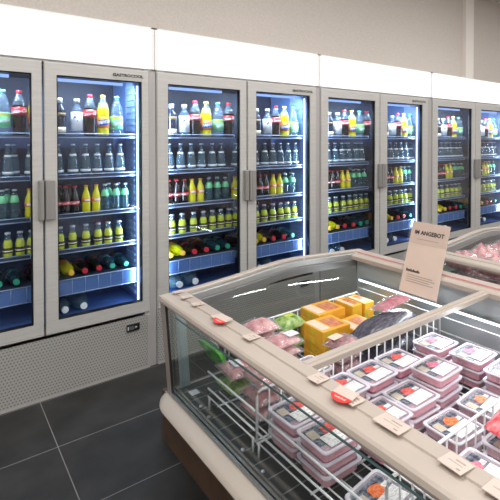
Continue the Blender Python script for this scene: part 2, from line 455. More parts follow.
        pl0 = sx0 if side == 0 else max(sx0, gap+.055)
        if side == 0: sx1 = G[1]+.002
        for z in SHELF_Z:
            l = L(); l.box(pl0, pl1, D+.1, D+.5, z-.01, z); sh = l.build('shelf', M['shelf'])
            l = L(); l.tube([(sx0,D+.092,z-.012),(sx1,D+.092,z-.012)], .0035); l.tube([(sx0,D+.092,z+.012),(sx1,D+.092,z+.012)], .0035)
            l.tube([(sx1,D+.092,z-.012),(sx1,D+.092,z+.012)], .0035); l.tube([(sx0,D+.092,z-.012),(sx0,D+.092,z+.012)], .0035)
            l.build('shelf_front_rail', M['rail_edge'], sh)
        l = L(); l.box(pl0, pl1, D+.1, D+.5, .632, .64); rk = l.build('bottle_rack', M['shelf'])
        l = L(); l.box(sx0, sx1, D+.09, D+.0945, .56, .65); l.build('rack_panel', M['rackp'], rk)
        l = L()
        l.tube([(sx0,D+.086,.652),(sx1,D+.086,.652)], .0035); l.tube([(sx0,D+.086,.56),(sx1,D+.086,.56)], .003)
        for q in range(7):
            xx = sx0 + (q+.3)*(sx1-sx0)/6.6; l.tube([(xx,D+.086,.56),(xx,D+.086,.652)], .0014)
        l.build('rack_wire', M['rail_edge'], rk)

# ------------------------------------------------------------------ bottles
def ring_label(prof_r, z0, z1, n=18):
    return MB().lathe([(prof_r-.002,z0),(prof_r+.0012,z0+.0005),(prof_r+.0012,z1-.0005),(prof_r-.002,z1)], n, cap=False)

BM = {}
def kind(key, name, cat, desc, prof, body_m, parts):
    """parts: list of (name, mesh, label or None, sub list)"""
    BM[key] = (name, cat, desc, MB().lathe(prof, 18).mesh(name, body_m), parts)

PET = [(.030,0),(.036,.004),(.0365,.02),(.035,.05),(.036,.075),(.0375,.12),(.0375,.15),(.034,.18),(.024,.212),(.0145,.235),(.0125,.246),(.0125,.25)]
def cap(m, r=.0155, z0=.243, h=.019): return MB().lathe([(r,z0),(r,z0+h-.002),(r-.002,z0+h)], 14).mesh('cap', m)
neck_clear = MB().lathe([(.0352,.176),(.0252,.213),(.0155,.236),(.0135,.244)], 18, cap=False).mesh('clear_neck', M['clear'])
kind('cola', 'cola_bottle', 'bottle', 'tall cola bottle with red cap', PET[:8]+[(.0338,.178),(.02,.2)], M['cola'],
     [('cap', cap(M['redcap']), []), ('clear_neck', neck_clear, []),
      ('label', ring_label(.0378,.117,.163).mesh('label', M['red']), [('lettering', text_on_cylinder('Coca-Cola', .0285, .0395, .139, 'lettering', M['whitecap'], .35, .0009, .12))])])
swirl = MB()
def arc_patch(r, a0, a1, z0, z1, slope=0., n=8):
    mb = MB(); vs = []
    for i in range(n+1):
        a = a0+(a1-a0)*i/n; zz = slope*(i/n-.5)
        vs += [(r*math.sin(a), -r*math.cos(a), z0+zz), (r*math.sin(a), -r*math.cos(a), z1+zz)]
    return mb.add(vs, [(2*i,2*i+2,2*i+3,2*i+1) for i in range(n)], 0, True)
kind('orange', 'orange_soda_bottle', 'bottle', 'tall yellow orange-soda bottle', PET[:9], M['yellow'],
     [('cap', cap(M['amber']), []), ('clear_neck', neck_clear, []),
      ('label', ring_label(.0376,.05,.122).mesh('label', M['orange']),
        [('label_patch', arc_patch(.0394,-.95,.9,.066,.105,.012).mesh('label_patch', M['blue'])),
         ('lettering', text_on_cylinder('FANTA', .0285, .0402, .088, 'lettering', M['whitecap'], .1, .0016, .18))])])
kind('lemon', 'lemon_soda_bottle', 'bottle', 'tall clear lemon-soda bottle with mint label', PET, M['clear'],
     [('cap', cap(M['mintcap']), []),
      ('label', ring_label(.0376,.045,.13).mesh('label', M['mint']),
        [('label_patch', arc_patch(.0394,-1.2,1.2,.108,.126,0).mesh('label_patch', M['limelabel'])),
         ('lettering', text_on_cylinder('Sprite', .029, .0402, .084, 'lettering', M['whitecap'], .2, .001, .15))])])
SPI = [(.03,0),(.033,.003),(.0335,.02),(.0335,.15),(.031,.165),(.016,.185),(.0145,.2),(.0145,.215),(.016,.217),(.016,.228)]
kind('white', 'white_label_bottle', 'bottle', 'clear bottle with pale label and blue oval', SPI, M['clear'],
     [('cap', cap(M['silver'], .0175, .205, .026), []),
      ('label', ring_label(.0338,.03,.148).mesh('label', M['paper']),
        [('label_emblem', MB().add([(.0358*math.sin(.75*math.cos(t)), -.0358*math.cos(.75*math.cos(t)), .108+.02*math.sin(t)) for t in [2*PI*i/20 for i in range(20)]], [list(range(20))]).mesh('label_emblem', M['blue']))])])
kind('dark', 'dark_bottle', 'bottle', 'dark bottle with silver neck and low pale label', SPI, M['darkbottle'],
     [('cap', cap(M['silver'], .0175, .2, .03), []),
      ('label', ring_label(.0338,.02,.052).mesh('label', M['bandlight']), []),
      ('neck_label', ring_label(.0338,.118,.14).mesh('neck_label', mat('gold_label', (120,98,60), .4)), [])])
SML = [(.021,0),(.0245,.003),(.025,.02),(.0248,.075),(.0225,.095),(.0145,.122),(.0115,.14),(.0108,.157)]
SMALLC = [(.022,0),(.0252,.003),(.0255,.03),(.0243,.05),(.0255,.075),(.0252,.1),(.021,.122),(.0135,.142),(.0115,.155),(.0112,.17)]
def small(key, name, desc, body_m, capm, labels): 
    kind(key, name, 'bottle', desc, SMALLC, body_m, [('cap', cap(capm, .0135, .166, .01), [])]+labels)
WAT = [(.025,0),(.0285,.003),(.029,.02),(.0285,.08),(.026,.105),(.016,.138),(.0118,.16),(.011,.192)]
kind('water', 'water_bottle', 'bottle', 'small clear glass water bottle', WAT, M['water'],
     [('cap', cap(M['silver'], .013, .189, .009), []),
      ('label', ring_label(.0292,.024,.040).mesh('label', M['paper']), []),
      ('neck_label', MB().lathe([(.0200,.124),(.0206,.125),(.0178,.135),(.0168,.136)], 18, cap=False).mesh('neck_label', M['paper']), [])])
small('scola', 'small_cola_bottle', 'small red-labelled cola bottle', M['cola'], M['redcap'],
      [('label', ring_label(.0249,.058,.083).mesh('label', M['red']), [('lettering', text_on_cylinder('Coca-Cola', .0165, .0265, .071, 'lettering', M['whitecap'], .35, .0006, .1))])])
small('sorange', 'small_orange_soda_bottle', 'small yellow orange-soda bottle', M['yellow'], M['orangecap'],
      [('label', ring_label(.0249,.07,.094).mesh('label', M['orange']), [('label_patch', arc_patch(.0267,-.6,.7,.076,.089).mesh('label_patch', M['paper']))])])
small('slemon', 'small_lemon_soda_bottle', 'small mint-necked soda bottle', M['green_clear'], M['silver'],
      [('neck_label', MB().lathe([(.0252,.1),(.0258,.1005),(.0216,.122),(.0146,.141),(.0135,.142)], 18, cap=False).mesh('neck_label', M['mint']), [])])
JUI = [(.021,0),(.0245,.003),(.025,.015),(.0245,.07),(.0225,.085),(.017,.1)]
kind('juice', 'juice_bottle', 'bottle', 'small lime-yellow juice bottle', JUI, M['lime'],
     [('cap', cap(M['silver'], .0155, .132, .012), []),
      ('clear_neck', MB().lathe([(.0175,.1),(.0145,.118),(.0135,.133)], 16, cap=False).mesh('clear_neck', M['clear']), []),
      ('label', ring_label(.0251,.026,.056).mesh('label', M['band']),
        [('label_stripe', ring_label(.0258,.033,.041).mesh('label_stripe', M['bandlight']))])])
kind('limelie', 'lemon_soda_bottle', 'bottle', 'teal bottle lying with green cap', PET, M['teal_dark'], [('cap', cap(M['tealcap'], .017), []), ('label', ring_label(.0376,.06,.12).mesh('label', mat('label_teal', (70,120,135), .4)), [])])
kind('colalie', 'cola_bottle', 'bottle', 'dark bottle lying with red cap', PET, M['cola'], [('cap', cap(M['redcap'], .017), []), ('label', ring_label(.0376,.075,.12).mesh('label', mat('label_dull_red', (110,32,36), .4)), [])])
kind('orangelie', 'orange_soda_bottle', 'bottle', 'yellow bottle lying with amber cap', PET, M['yellow'], [('cap', cap(M['amber'], .017), []), ('label', ring_label(.0376,.04,.10).mesh('label', M['orange']), [])])
BIG = [(.04,0),(.047,.005),(.048,.05),(.046,.08),(.048,.11),(.048,.2),(.043,.235),(.026,.268),(.016,.285),(.0145,.3)]
kind('bigwater', 'large_water_bottle', 'bottle', 'large white-capped water bottle', BIG, M['water'], [('cap', cap(M['whitecap'], .02, .292, .02), []), ('label', ring_label(.0482,.12,.19).mesh('label', M['water']), [])])

def put(key, x, y, z, s, label, group, lie=False):
    name, cat, desc, body, parts = BM[key]
    o = link(name, body); tag(o, label, cat, group)
    for pn, pm, subs in parts:
        p = link(pn, pm, o)
        for sn, sm in subs: link(sn, sm, p)
    if lie:
        o.rotation_euler = (PI/2, 0, R.uniform(-.012,.012)); o.scale = (s, s, 1)
    else:
        o.rotation_euler = (0, 0, R.uniform(-.12,.12)); o.scale = (s, s, 1)
    o.location = (x, y, z); return o

TEMPL = {
 'R': {0: [(.05,'dark'),(.148,'white'),(.225,'cola'),(.306,'orange'),(.393,'lemon')],
       1: [(x,'water') for x in (.04,.124,.198,.268,.342,.413)],
       2: [(.027,'scola'),(.080,'scola'),(.133,'scola'),(.199,'sorange'),(.26,'sorange'),(.315,'slemon'),(.385,'slemon'),(.444,'slemon')],
       3: [(x,'juice') for x in (.047,.118,.197,.27,.333,.403)],
       4: [(.02,'orangelie'),(.1,'orangelie'),(.182,'colalie'),(.272,'colalie'),(.355,'limelie'),(.44,'limelie')],
       5: [(.055,'bigwater'),(.16,'bigwater')]},
 'L': {0: [(.083,'dark'),(.172,'white'),(.249,'cola'),(.329,'orange'),(.42,'lemon'),(.502,'cola'),(.585,'orange')],
       1: [(x,'water') for x in (.07,.147,.22,.293,.374,.443,.555)],
       2: [(.066,'scola'),(.119,'scola'),(.172,'scola'),(.225,'sorange'),(.285,'sorange'),(.348,'slemon'),(.413,'slemon'),(.474,'slemon'),(.55,'sorange')],
       3: [(x,'juice') for x in (.083,.155,.235,.307,.374,.438,.5,.558)],
       4: [(.062,'orangelie'),(.144,'orangelie'),(.226,'colalie'),(.312,'colalie'),(.395,'limelie'),(.476,'limelie'),(.572,'colalie')],
       5: [(.08,'bigwater'),(.185,'bigwater')]}}
BACK = {'R': {2: [(.057,'scola'),(.115,'scola'),(.355,'slemon'),(.42,'slemon')]},
        'L': {1: [(.33,'water'),(.48,'water')], 2: [(.085,'scola'),(.14,'scola'),(.385,'slemon'),(.445,'slemon')]}}
SHELFN = ['top shelf','second shelf','third shelf','fourth shelf','bottle rack','cooler floor']
BASE = {(0,'L'): (-.11, 0), (0,'R'): (.556, 0), (1,'L'): (1.24, 0), (1,'R'): (1.955, .05), (2,'L'): (2.716, .06), (2,'R'): (3.512, .09), (3,'L'): (4.371, .12), (3,'R'): (5.281, .11)}
for (ui, sd), (g0, off) in BASE.items():
    S = UNITS[ui][6]; G = UNITS[ui][3 if sd == 'L' else 4]; GLs = (UNITS[ui][3][0], UNITS[ui][4][1])
    for row, T_ in ((0, TEMPL[sd]), (1, BACK[sd])):
        for sh, items in T_.items():
            got = []
            for x, k in items:
                X = g0 + S*(x+off)
                rmax = .05*S
                if sh < 5 and not (G[0]-.01+.02 < X < G[1]+.09): continue
                if sh == 5: X = g0 + S*x + (.0 if ui == 0 else .02*S)
                if X < .25: continue
                if ui == 3 and X > 6.03: continue
                if sd == 'R' and X > G[1]+.06*(ui > 0): continue
                rr = (.0405 if sh in (0,4) else .05 if sh == 5 else .03)*S
                Xraw = X
                X = min(max(X, GLs[0]-.02+.03+rr), GLs[1]+IRX[ui]-.03-rr)
                if sd == 'L' and X > UNITS[ui][1]+.03*S: continue
                if got and X-got[-1][0] < (.0735 if sh in (0,4) else .098 if sh == 5 else .0518)*S: continue
                got.append((X, k))
            tot = {}
            for X, k in got: tot[k] = tot.get(k, 0)+1
            cnt = {}
            for X, k in got:
                i = cnt.get(k, 0); cnt[k] = i+1
                which = '' if tot[k] == 1 else f' {ORD[i]} from left,'
                door = ('left' if sd == 'L' else 'right')
                lab = f"{BM[k][2]},{which} {SHELFN[sh]}{' rear' if row else ''}, {COOLER[ui]} cooler {door} door"
                grp = {0:'soda and spirit bottles on the top shelves',1:'water bottles on the second shelves',2:'small soda bottles on the third shelves',3:'juice bottles on the fourth shelves',4:'bottles lying in the racks',5:'large water bottles on the cooler floors'}[sh]
                if sh < 4: put(k, X, 3.05 + (.035*(S-1)/.33) + row*.062*S, SHELF_Z[sh]+.0005, S, lab, grp)
                elif sh == 4: put(k, X, 3.02+.262+R.uniform(-.008,.008), .641+.0378*S, S, lab, grp, True)
                else: put(k, X, 2.965+.312, .426+.0483*S, S, lab, grp, True)

# ------------------------------------------------------------------ island freezers
HUMP = [(0,.752),(.1,.756),(.21,.761),(.325,.769),(.447,.779),(.58,.793),(.72,.805),(.84,.806),(.95,.799),(1.1,.79),(1.3,.778),(1.395,.772)]
def make_freezer(X0, Yend, Ynear, label, W=1.395):
    T = empty('island_freezer', (X0, Yend, 0), label, 'freezer', 'island freezers')
    class L(MB):
        def build(s, name, m, parent=T):
            for v in s.v: v.x -= X0; v.y -= Yend
            return MB.build(s, name, m, parent)
    X1 = X0+W; Zr = .752
    l = L(); l.box(X0+.045, X1-.045, Ynear+.06, Yend+.075, 0, .25); l.build('plinth', M['toe'])
    l = L(); l.box(X0+.0, X1, Ynear+.02, Yend-.07, .235, .318); l.build('tub_base', M['ftrim'])
    # bumper: rounded band along front, end and back
    prof = [(.04,.243),(.0,.243),(-.028,.249),(-.042,.263),(-.046,.279),(-.042,.296),(-.028,.312),(-.006,.321),(.006,.321),(.006,.27)]
    l = L(); rings = []
    path = [(X0, Ynear+.0, -1, 0), (X0, Yend-.13, -1, 0)]
    for i in range(7):
        a = PI - (PI/2)*i/6
        path.append((X0+.05+.05*math.cos(a), Yend-.13+.05*math.sin(a), math.cos(a), math.sin(a)))
    path += [(X1-.05, Yend-.08, 0, 1), (X1, Yend-.08, 1, 1), (X1, Ynear, 1, 0)]
    for (px, py, nx_, ny_) in path:
        rings.append([(px-nx_*d*1.0, py-ny_*d*1.0, z) for d, z in prof])
    l.loft(rings, 0, True, True); l.build('bumper', M['bumper'])
    # glass tracks
    l = L()
    l.box(X0+.003, X0+.012, Ynear+.02, Yend-.085, .30, .336); l.box(X0+.020, X0+.030, Ynear+.02, Yend-.085, .30, .334)
    l.box(X0+.04, X0+.05, Ynear+.02, Yend-.085, .30, .332); l.build('glass_track', M['fsteel'])
    l = L(); l.box(X0+.012, X0+.020, Ynear+.02, Yend-.085, .30, .329); l.box(X0+.030, X0+.04, Ynear+.02, Yend-.085, .30, .328); l.build('track_groove', M['black'])
    l = L(); l.box(X0+.05, X1-.08, Ynear+.06, Yend-.1, .32, .328); fl = l.build('tub_floor', M['ffloor'])
    l = L()
    for yy in (1.79, 1.70, 1.44, 1.30, 1.0, .9):
        l.lathe([(.0075,0),(.007,.004),(.003,.006)], 10, M=Matrix.Translation((X0+.058+.01*((yy*10) % 1), yy+Yend-2.09, .328)))
    l.build('floor_screw', M['silver'], fl)
    # front panes and end panes
    l = L(); l.add([(X0+.016,Ynear+.02,.33),(X0+.016,Yend-.096,.33),(X0+.022,Yend-.012,.735),(X0+.022,Ynear+.02,.735)], [(0,1,2,3)]); l.build('front_glass', M['fglass'])
    l = L(); l.box(X0+.034, X0+.037, Ynear+.04, Yend-.11, .329, .668); ip = l.build('inner_glass', M['fglass'])
    l = L(); l.box(X0+.033, X0+.038, Ynear+.04, Yend-.11, .668, .673); l.build('glass_edge', M['fglass_edge'], ip)
    ztop = lambda x: next((a[1]+(b[1]-a[1])*(x-a[0])/(b[0]-a[0]) for a, b in zip(HUMP, HUMP[1:]) if a[0] <= x <= b[0]), .77)
    l = L(); n = 20
    vs = []
    for i in range(n+1):
        x = .03+(W-.06)*i/n
        vs += [(X0+x, Yend-.094, .33), (X0+x, Yend-.02, ztop(x)-.02)]
    l.add(vs, [(2*i,2*i+2,2*i+3,2*i+1) for i in range(n)]); l.build('end_glass', M['eglass'])
    # corner posts
    for px in (X0+.002, X1-.05):
        l = L(); l.loft([[(px,Yend-0.096,.322),(px+.014,Yend-0.096,.322),(px+.014,Yend-0.136,.322),(px,Yend-0.136,.322)],
                [(px+.002,Yend-.003,.74),(px+.018,Yend-.003,.74),(px+.018,Yend-.052,.74),(px+.002,Yend-.052,.74)]])
        pst = l.build('corner_post', M['post'])
        l = L(); l.loft([[(px+.002,Yend-0.137,.322),(px+.012,Yend-0.137,.322),(px+.012,Yend-0.142,.322),(px+.002,Yend-0.142,.322)],
                [(px+.004,Yend-.053,.74),(px+.014,Yend-.053,.74),(px+.014,Yend-.06,.74),(px+.004,Yend-.06,.74)]])
        l.build('post_seal', M['black'], pst)
    l = L(); l.loft([[(X0+.06,Yend-.105,.33),(X0+.11,Yend-.105,.33),(X0+.11,Yend-.11,.33),(X0+.06,Yend-.11,.33)],
                     [(X0+.06,Yend-.04,.73),(X0+.11,Yend-.04,.73),(X0+.11,Yend-.045,.73),(X0+.06,Yend-.045,.73)]])
    l.build('corner_plate', mat('corner_plate', (150,168,172), .3, .3))
    # rails: front (stepped), back, end cap that humps
    fp = [(0,.724),(-.004,.735),(.0,.748),(.008,.754),(.05,.757),(.052,.754),(.07,.754),(.072,.759),(.118,.761),(.122,.757),(.122,.735),(.03,.722)]
    l = L(); l.prism([(X0+a, b) for a, b in fp], 'y', Ynear, Yend-.004); l.build('front_rail', M['beige'])
    bp = [(W,.73),(W,.765),(W-.008,.772),(W-.06,.772),(W-.066,.766),(W-.12,.764),(W-.132,.758),(W-.132,.735),(W-.03,.725)]
    l = L(); l.prism([(X0+a, b) for a, b in bp], 'y', Ynear, Yend-.01); br = l.build('back_rail', M['beige'])
    l = L(); l.box(X0+W-.075, X0+W-.068, Ynear, Yend-.06, .7662, .775); l.build('price_strip', mat('price_strip_red', (220,164,160), .4), br)
    def sweep(y0, y1, dz0, dz1, xs0=0, xs1=W):
        rings = []; N_ = 30
        for i in range(N_+1):
            x = xs0+(xs1-xs0)*i/N_; z = ztop(x)
            rings.append([(X0+x,y0,z+dz0),(X0+x,y1,z+dz0),(X0+x,y1,z+dz1-.003),(X0+x,y1-.003,z+dz1),(X0+x,y0+.003,z+dz1),(X0+x,y0,z+dz1-.003)])
        return L().loft(rings, 0, True)
    sweep(Yend-.034, Yend+.002, -.012, .001).build('end_cap_rail', M['beige'])
    sweep(Yend-.06, Yend-.035, -.05, -.012, .1, W-.02).build('end_frame', M['ftrim'])
    sweep(Yend-.075, Yend-.061, -.085, -.045, .12, W-.03).build('end_seal', mat('end_seal_grey', (96,98,98), .35))
    # back wall inside, LED, near end wall
    l = L(); l.box(X1-.1, X1-.08, Ynear+.02, Yend-.08, .328, .735); l.build('inner_back_wall', M['fwall'])
    l = L(); l.box(X1-.08, X1-.005, Ynear+.02, Yend-.08, .33, .72); l.build('back_panel', M['ftrim'])
    l = L(); l.box(X0+.05, X1-.1, Ynear+.02, Ynear+.05, .328, .735); l.box(X0, X1, Ynear, Ynear+.02, .25, .74); l.build('near_end_wall', M['ftrim'])
    l = L(); l.box(X1-.125, X1-.101, Ynear+.06, Yend-.12, .608, .622); ls = l.build('light_rail', M['ftrim'])
    l = L(); l.box(X1-.129, X1-.1255, Ynear+.06, Yend-.12, .609, .6205); l.build('light_strip', M['freezer_led'], ls)
    ld = bpy.data.lights.new('freezer_lamp', 'AREA'); ld.shape = 'RECTANGLE'; ld.size = .008; ld.size_y = abs(Yend-Ynear)-.3; ld.energy = 5; ld.color = (.88,.95,1)
    lo = link('freezer_lamp', ld); lo.location = (X1-.135, (Yend+Ynear)/2, .617)
    lo.rotation_euler = Matrix(((0,.3,1),(1,0,0),(0,1,-.3))).normalized().to_euler() if False else (0, math.radians(72), 0)
    l = L(); l.box(X0+.075, X0+.115, Yend-.2, Yend-.16, .3285, .33); l.build('floor_label', M['paper'], fl)
    # cross bars that carry the lids
    l = L()
    for yb in (Yend-.955,):
        l.prism([(yb-.022,.738),(yb+.022,.738),(yb+.022,.757),(yb+.016,.762),(yb-.006,.762),(yb-.008,.757),(yb-.022,.757)], 'x', X0+.115, X1-.125)
    l.build('cross_bar', M['beige'])
    return T
F1X, F1Y = .842, 2.085
make_freezer(F1X, F1Y, -.6, 'large beige island freezer with glass front in the foreground, full of meat trays')
F2X, F2Y = 2.56, 1.84
make_freezer(F2X, F2Y, -.6, 'second island freezer behind the first one, filled with pink meat packs')

# ------------------------------------------------------------------ wire baskets
BX0, BX1, BZ = .93, 2.1, .385
def basket(y0, y1, label, x0=BX0, x1=BX1, ztop=.57, zfar=None, znear=None, xcut=0, ycut=0, ends=(0,1)):
    zt0 = ztop
    T = empty('wire_basket', ((x0+x1)/2, (y0+y1)/2, BZ-.012), label, 'wire basket', 'white wire freezer baskets')
    ox, oy, oz = T.location
    class L(MB):
        def build(s, name, m, parent=T):
            for v in s.v: v.x -= ox; v.y -= oy; v.z -= oz
            return MB.build(s, name, m, parent)
    r = .0035
    l = L(); n = int((x1-x0)/.055)
    for i in range(n+1):
        x = x0+(x1-x0)*i/n; l.tube([(x,y0,BZ-.004),(x,y1-(ycut if x < x0+xcut else 0),BZ-.004)], .0032)
    for y in (y0, (y0+y1)/2, y1): l.tube([(x0+(xcut if y == y1 else 0),y,BZ-.011),(x1,y,BZ-.011)], .004)
    l.build('floor_grid', M['wire'])
    for y in [(y0, y1)[e] for e in ends]:
        ztop = zfar if (zfar and y == y1) else znear if (znear and y == y0) else zt0
        xa = x0+xcut if y == y1 else x0
        l = L()
        l.tube([(xa,y,BZ-.01),(xa,y,ztop-.02),(xa+.006,y,ztop-.006),(xa+.02,y,ztop),(x1-.02,y,ztop),(x1,y,ztop-.02),(x1,y,BZ-.01)], .0052, 8)
        for i in range(1, n): 
            x = x0+(x1-x0)*i/n
            if x > xa+.01: l.tube([(x,y,BZ-.008),(x,y,ztop)], .0034)
        l.build('end_fence', M['wire'])
    for x in (x0, x1):
        l = L()
        ye = y1-ycut if x == x0 else y1
        l.tube([(x,y0,.416),(x,ye,.416)], .0042); l.tube([(x,y0,.49),(x,ye,.49)], .0042)
        if x == x1: l.tube([(x,y0,zt0),(x,y1,zt0)], .0028)
        l.build('side_rail', M['wire'])
    l = L()
    for (x, y) in ((x0,y0+.012),(x1,y0+.012),(x0,y1-ycut-.012),(x1,y1-.012)): l.tube([(x,y,.329),(x,y,BZ-.002)], .0045)
    l.build('foot', M['wire'])
    return T
basket(1.39, 1.955, 'white wire basket at the far end of the freezer, holding yellow boxes', zfar=.545, xcut=.2, ycut=.2, ends=(1,))
basket(.765, 1.375, 'white wire basket in the middle of the freezer, holding mince trays', znear=.6)
basket(.1, .75, 'white wire basket at the near end of the freezer, holding a red bag', ends=(0,))

# ------------------------------------------------------------------ meat trays
TX, TY, TH = .172, .155, .042
def tray_meshes():
    hx, hy = TX/2, TY/2
    def ribbed(z, h1, h2, amp, nx=28, ny=24):
        pts = []
        def side(a, b, n, nrm):
            for i in range(n):
                t = i/n; w = (.5+.5*(1 if i % 2 else -1))*amp if 1 < i < n-1 else amp*.6
                pts.append((a[0]+(b[0]-a[0])*t-nrm[0]*w, a[1]+(b[1]-a[1])*t-nrm[1]*w, z))
        c = .014
        side((h1,-h2+c),(h1,h2-c),ny,(1,0)); pts.append((h1,h2-c,z)); pts.append((h1-c*.3,h2-c*.3,z))
        side((h1-c,h2),(-h1+c,h2),nx,(0,1)); pts.append((-h1+c,h2,z)); pts.append((-h1+c*.3,h2-c*.3,z))
        side((-h1,h2-c),(-h1,-h2+c),ny,(-1,0)); pts.append((-h1,-h2+c,z)); pts.append((-h1+c*.3,-h2+c*.3,z))
        side((-h1+c,-h2),(h1-c,-h2),nx,(0,-1)); pts.append((h1-c,-h2,z)); pts.append((h1-c*.3,-h2+c*.3,z))
        return pts
    b = MB()
    b.loft([ribbed(.0008,hx-.014,hy-.014,0), ribbed(.004,hx-.010,hy-.010,.0025), ribbed(.030,hx-.006,hy-.006,.0025), ribbed(.033,hx-.0055,hy-.0055,0),
            ribbed(.0335,hx,hy,0), ribbed(.0405,hx,hy,0), ribbed(.0412,hx-.002,hy-.002,0), ribbed(.0405,hx-.009,hy-.009,0), ribbed(.0365,hx-.011,hy-.011,0)], 0, True, False)
    b.f.pop(); b.m.pop(); b.sm.pop()
    cont = b.mesh('tray', M['tray'])
    rm = MB().loft([ribbed(.0366,hx-.004,hy-.004,0), ribbed(.0368,hx+.001,hy+.001,0), ribbed(.0408,hx+.001,hy+.001,0), ribbed(.0416,hx-.002,hy-.002,0), ribbed(.0408,hx-.009,hy-.009,0)], 0, False, False).mesh('rim', M['rim'])
    f = MB().loft([rrect(hx-.0108,hy-.0108,.012,.0362), rrect(hx-.0108,hy-.0108,.012,.0374)]).mesh('film', M['film'])
    pr = MB()
    pr.box(-hx+.015, hx-.018, -.036, hy-.018, .0375, .0379)
    prm = pr.mesh('film_print', M['print'])
    return cont, f, prm, rm
tray_me, film_me, print_me, rim_me = tray_meshes()
def lump(hx, hy, z0, z1, seed, nx=12, ny=12, amp=.12):
    r = random.Random(seed); mb = MB(); vs = []; fs = []
    for j in range(ny+1):
        for i in range(nx+1):
            u = 2*i/nx-1; v = 2*j/ny-1
            e = (1-abs(u)**6)*(1-abs(v)**6)
            vs.append((u*hx, v*hy, z0+(z1-z0)*(e**.4)*(1-amp*r.random())))
    for j in range(ny):
        for i in range(nx):
            a = j*(nx+1)+i; fs.append((a,a+1,a+nx+2,a+nx+1))
    mb.add(vs, fs, 0, True)
    mb.add([(-hx,-hy,z0),(hx,-hy,z0),(hx,hy,z0),(-hx,hy,z0)], [(3,2,1,0)])
    return mb
mince_me = [lump(TX/2-.014, TY/2-.014, .003, .033, s).mesh('meat', M[m]) for s, m in ((1,'mince'),(2,'meatpink'),(3,'meatdark'))]
def blob_patch(cx, cy, rx, ry, seed, m):
    r = random.Random(seed); n = 18; pts = []
    for i in range(n):
        a = 2*PI*i/n; k = .82+.3*r.random(); pts.append((cx+rx*k*math.cos(a), cy+ry*k*math.sin(a), .0381))
    top = [(p[0],p[1],.0393) for p in pts]
    return MB().loft([pts, top]).mesh('meat_picture', m)
pics = {k: [blob_patch(.004+.004*s, .022, .030, .026, s, M[k]) for s in (1,2,3)] for k in ('picred','picpink','picorange')}
def slab(x0, x1, y0, y1, z0, z1, name, m, rz=0.):
    return MB().box(x0, x1, y0, y1, z0, z1, M=Matrix.Rotation(rz,4,'Z')).mesh(name, m)
lab_me = slab(-.045, .066, -.058, .0, .0394, .0401, 'label', M['traylabel'], .03)
lab2_me = slab(.028, .064, .008, .026, .0382, .0392, 'small_label', M['traylabel'], .03)
stk_me = slab(-.07, -.036, .0, .042, .0382, .039, 'sticker', M['sticker'], -.05)
TRAY_G = 'meat trays in the freezer'
def tray(x, y, z, label, rz=0., pic='picred', meat=0, top=True, group=TRAY_G):
    o = link('meat_tray', tray_me); o.location = (x, y, z); o.rotation_euler = (0,0,rz); tag(o, label, 'meat tray', group)
    link('meat', mince_me[meat], o); link('film', film_me, o); link('rim', rim_me, o)
    if top:
        link('film_print', print_me, o); link('meat_picture', R.choice(pics[pic]), o)
        link('label', lab_me, o); link('small_label', lab2_me, o); link('sticker', stk_me, o)
    else:
        link('label', lab_me, o)
    return o
LEV = {2: ['topmost','bottom'], 3: ['topmost','middle','bottom'], 4: ['topmost','second','third','bottom'], 5: ['topmost','second','third','fourth','bottom']}
def stack(x, y, n, where, rz=0., pic='picred', meat=0):
    for k in range(n):
        lv = n-1-k
        jx, jy, jr = (R.uniform(-.004,.004), R.uniform(-.004,.004), R.uniform(-.02,.02)) if k < n-1 else (0,0,0)
        lab = (f'meat tray, {LEV[n][lv]} in stack {where}' if n > 1 else f'single clear tray of meat {where}')
        tray(x+jx, y+jy, BZ+.0005+k*TH, lab, rz+jr, pic, meat, lv == 0)
stack(1.042, 1.272, 3, 'against the front glass beside the white fence', .02, 'picred', 0)
stack(1.042, 1.105, 3, 'against the front glass, nearer than its twin', -.02, 'picred', 0)
stack(1.285, 1.283, 3, 'touching the fence, behind the upper red disc', .02, 'picred', 1)
stack(1.462, 1.283, 3, 'second along the fence from the rail', .02, 'picred', 0)
stack(1.642, 1.283, 3, 'third along the fence from the rail', .0, 'picred', 0)
stack(1.925, 1.283, 3, 'at the far end of the fence by the sign', .0, 'picpink', 0)
stack(1.27, 1.065, 3, 'leaning by the front rail, beneath a long price tag', .0, 'picred', 0)
stack(1.452, 1.075, 3, 'in the middle, in front of the tallest stack', -.02, 'picred', 0)
stack(1.64, 1.09, 4, 'standing tallest in the centre of the basket', .03, 'picpink', 0)
stack(1.96, 1.105, 3, 'near the back wall behind the tallest stack', .03, 'picpink', 0)
stack(1.935, .925, 3, 'at the right edge of the picture', .03, 'picpink', 0)
stack(1.69, .905, 2, 'low in the basket with an orange picture', .06, 'picorange', 2)
stack(1.47, .90, 2, 'low beside the near divider', -.05, 'picorange', 1)
stack(1.05, .885, 1, 'with orange meat on the bare basket wires by the glass', .12, 'picorange', 1)
# near basket: wrapped tray by the rail
stack(1.21, .66, 4, 'in the near basket against the divider', .03, 'picpink', 1)

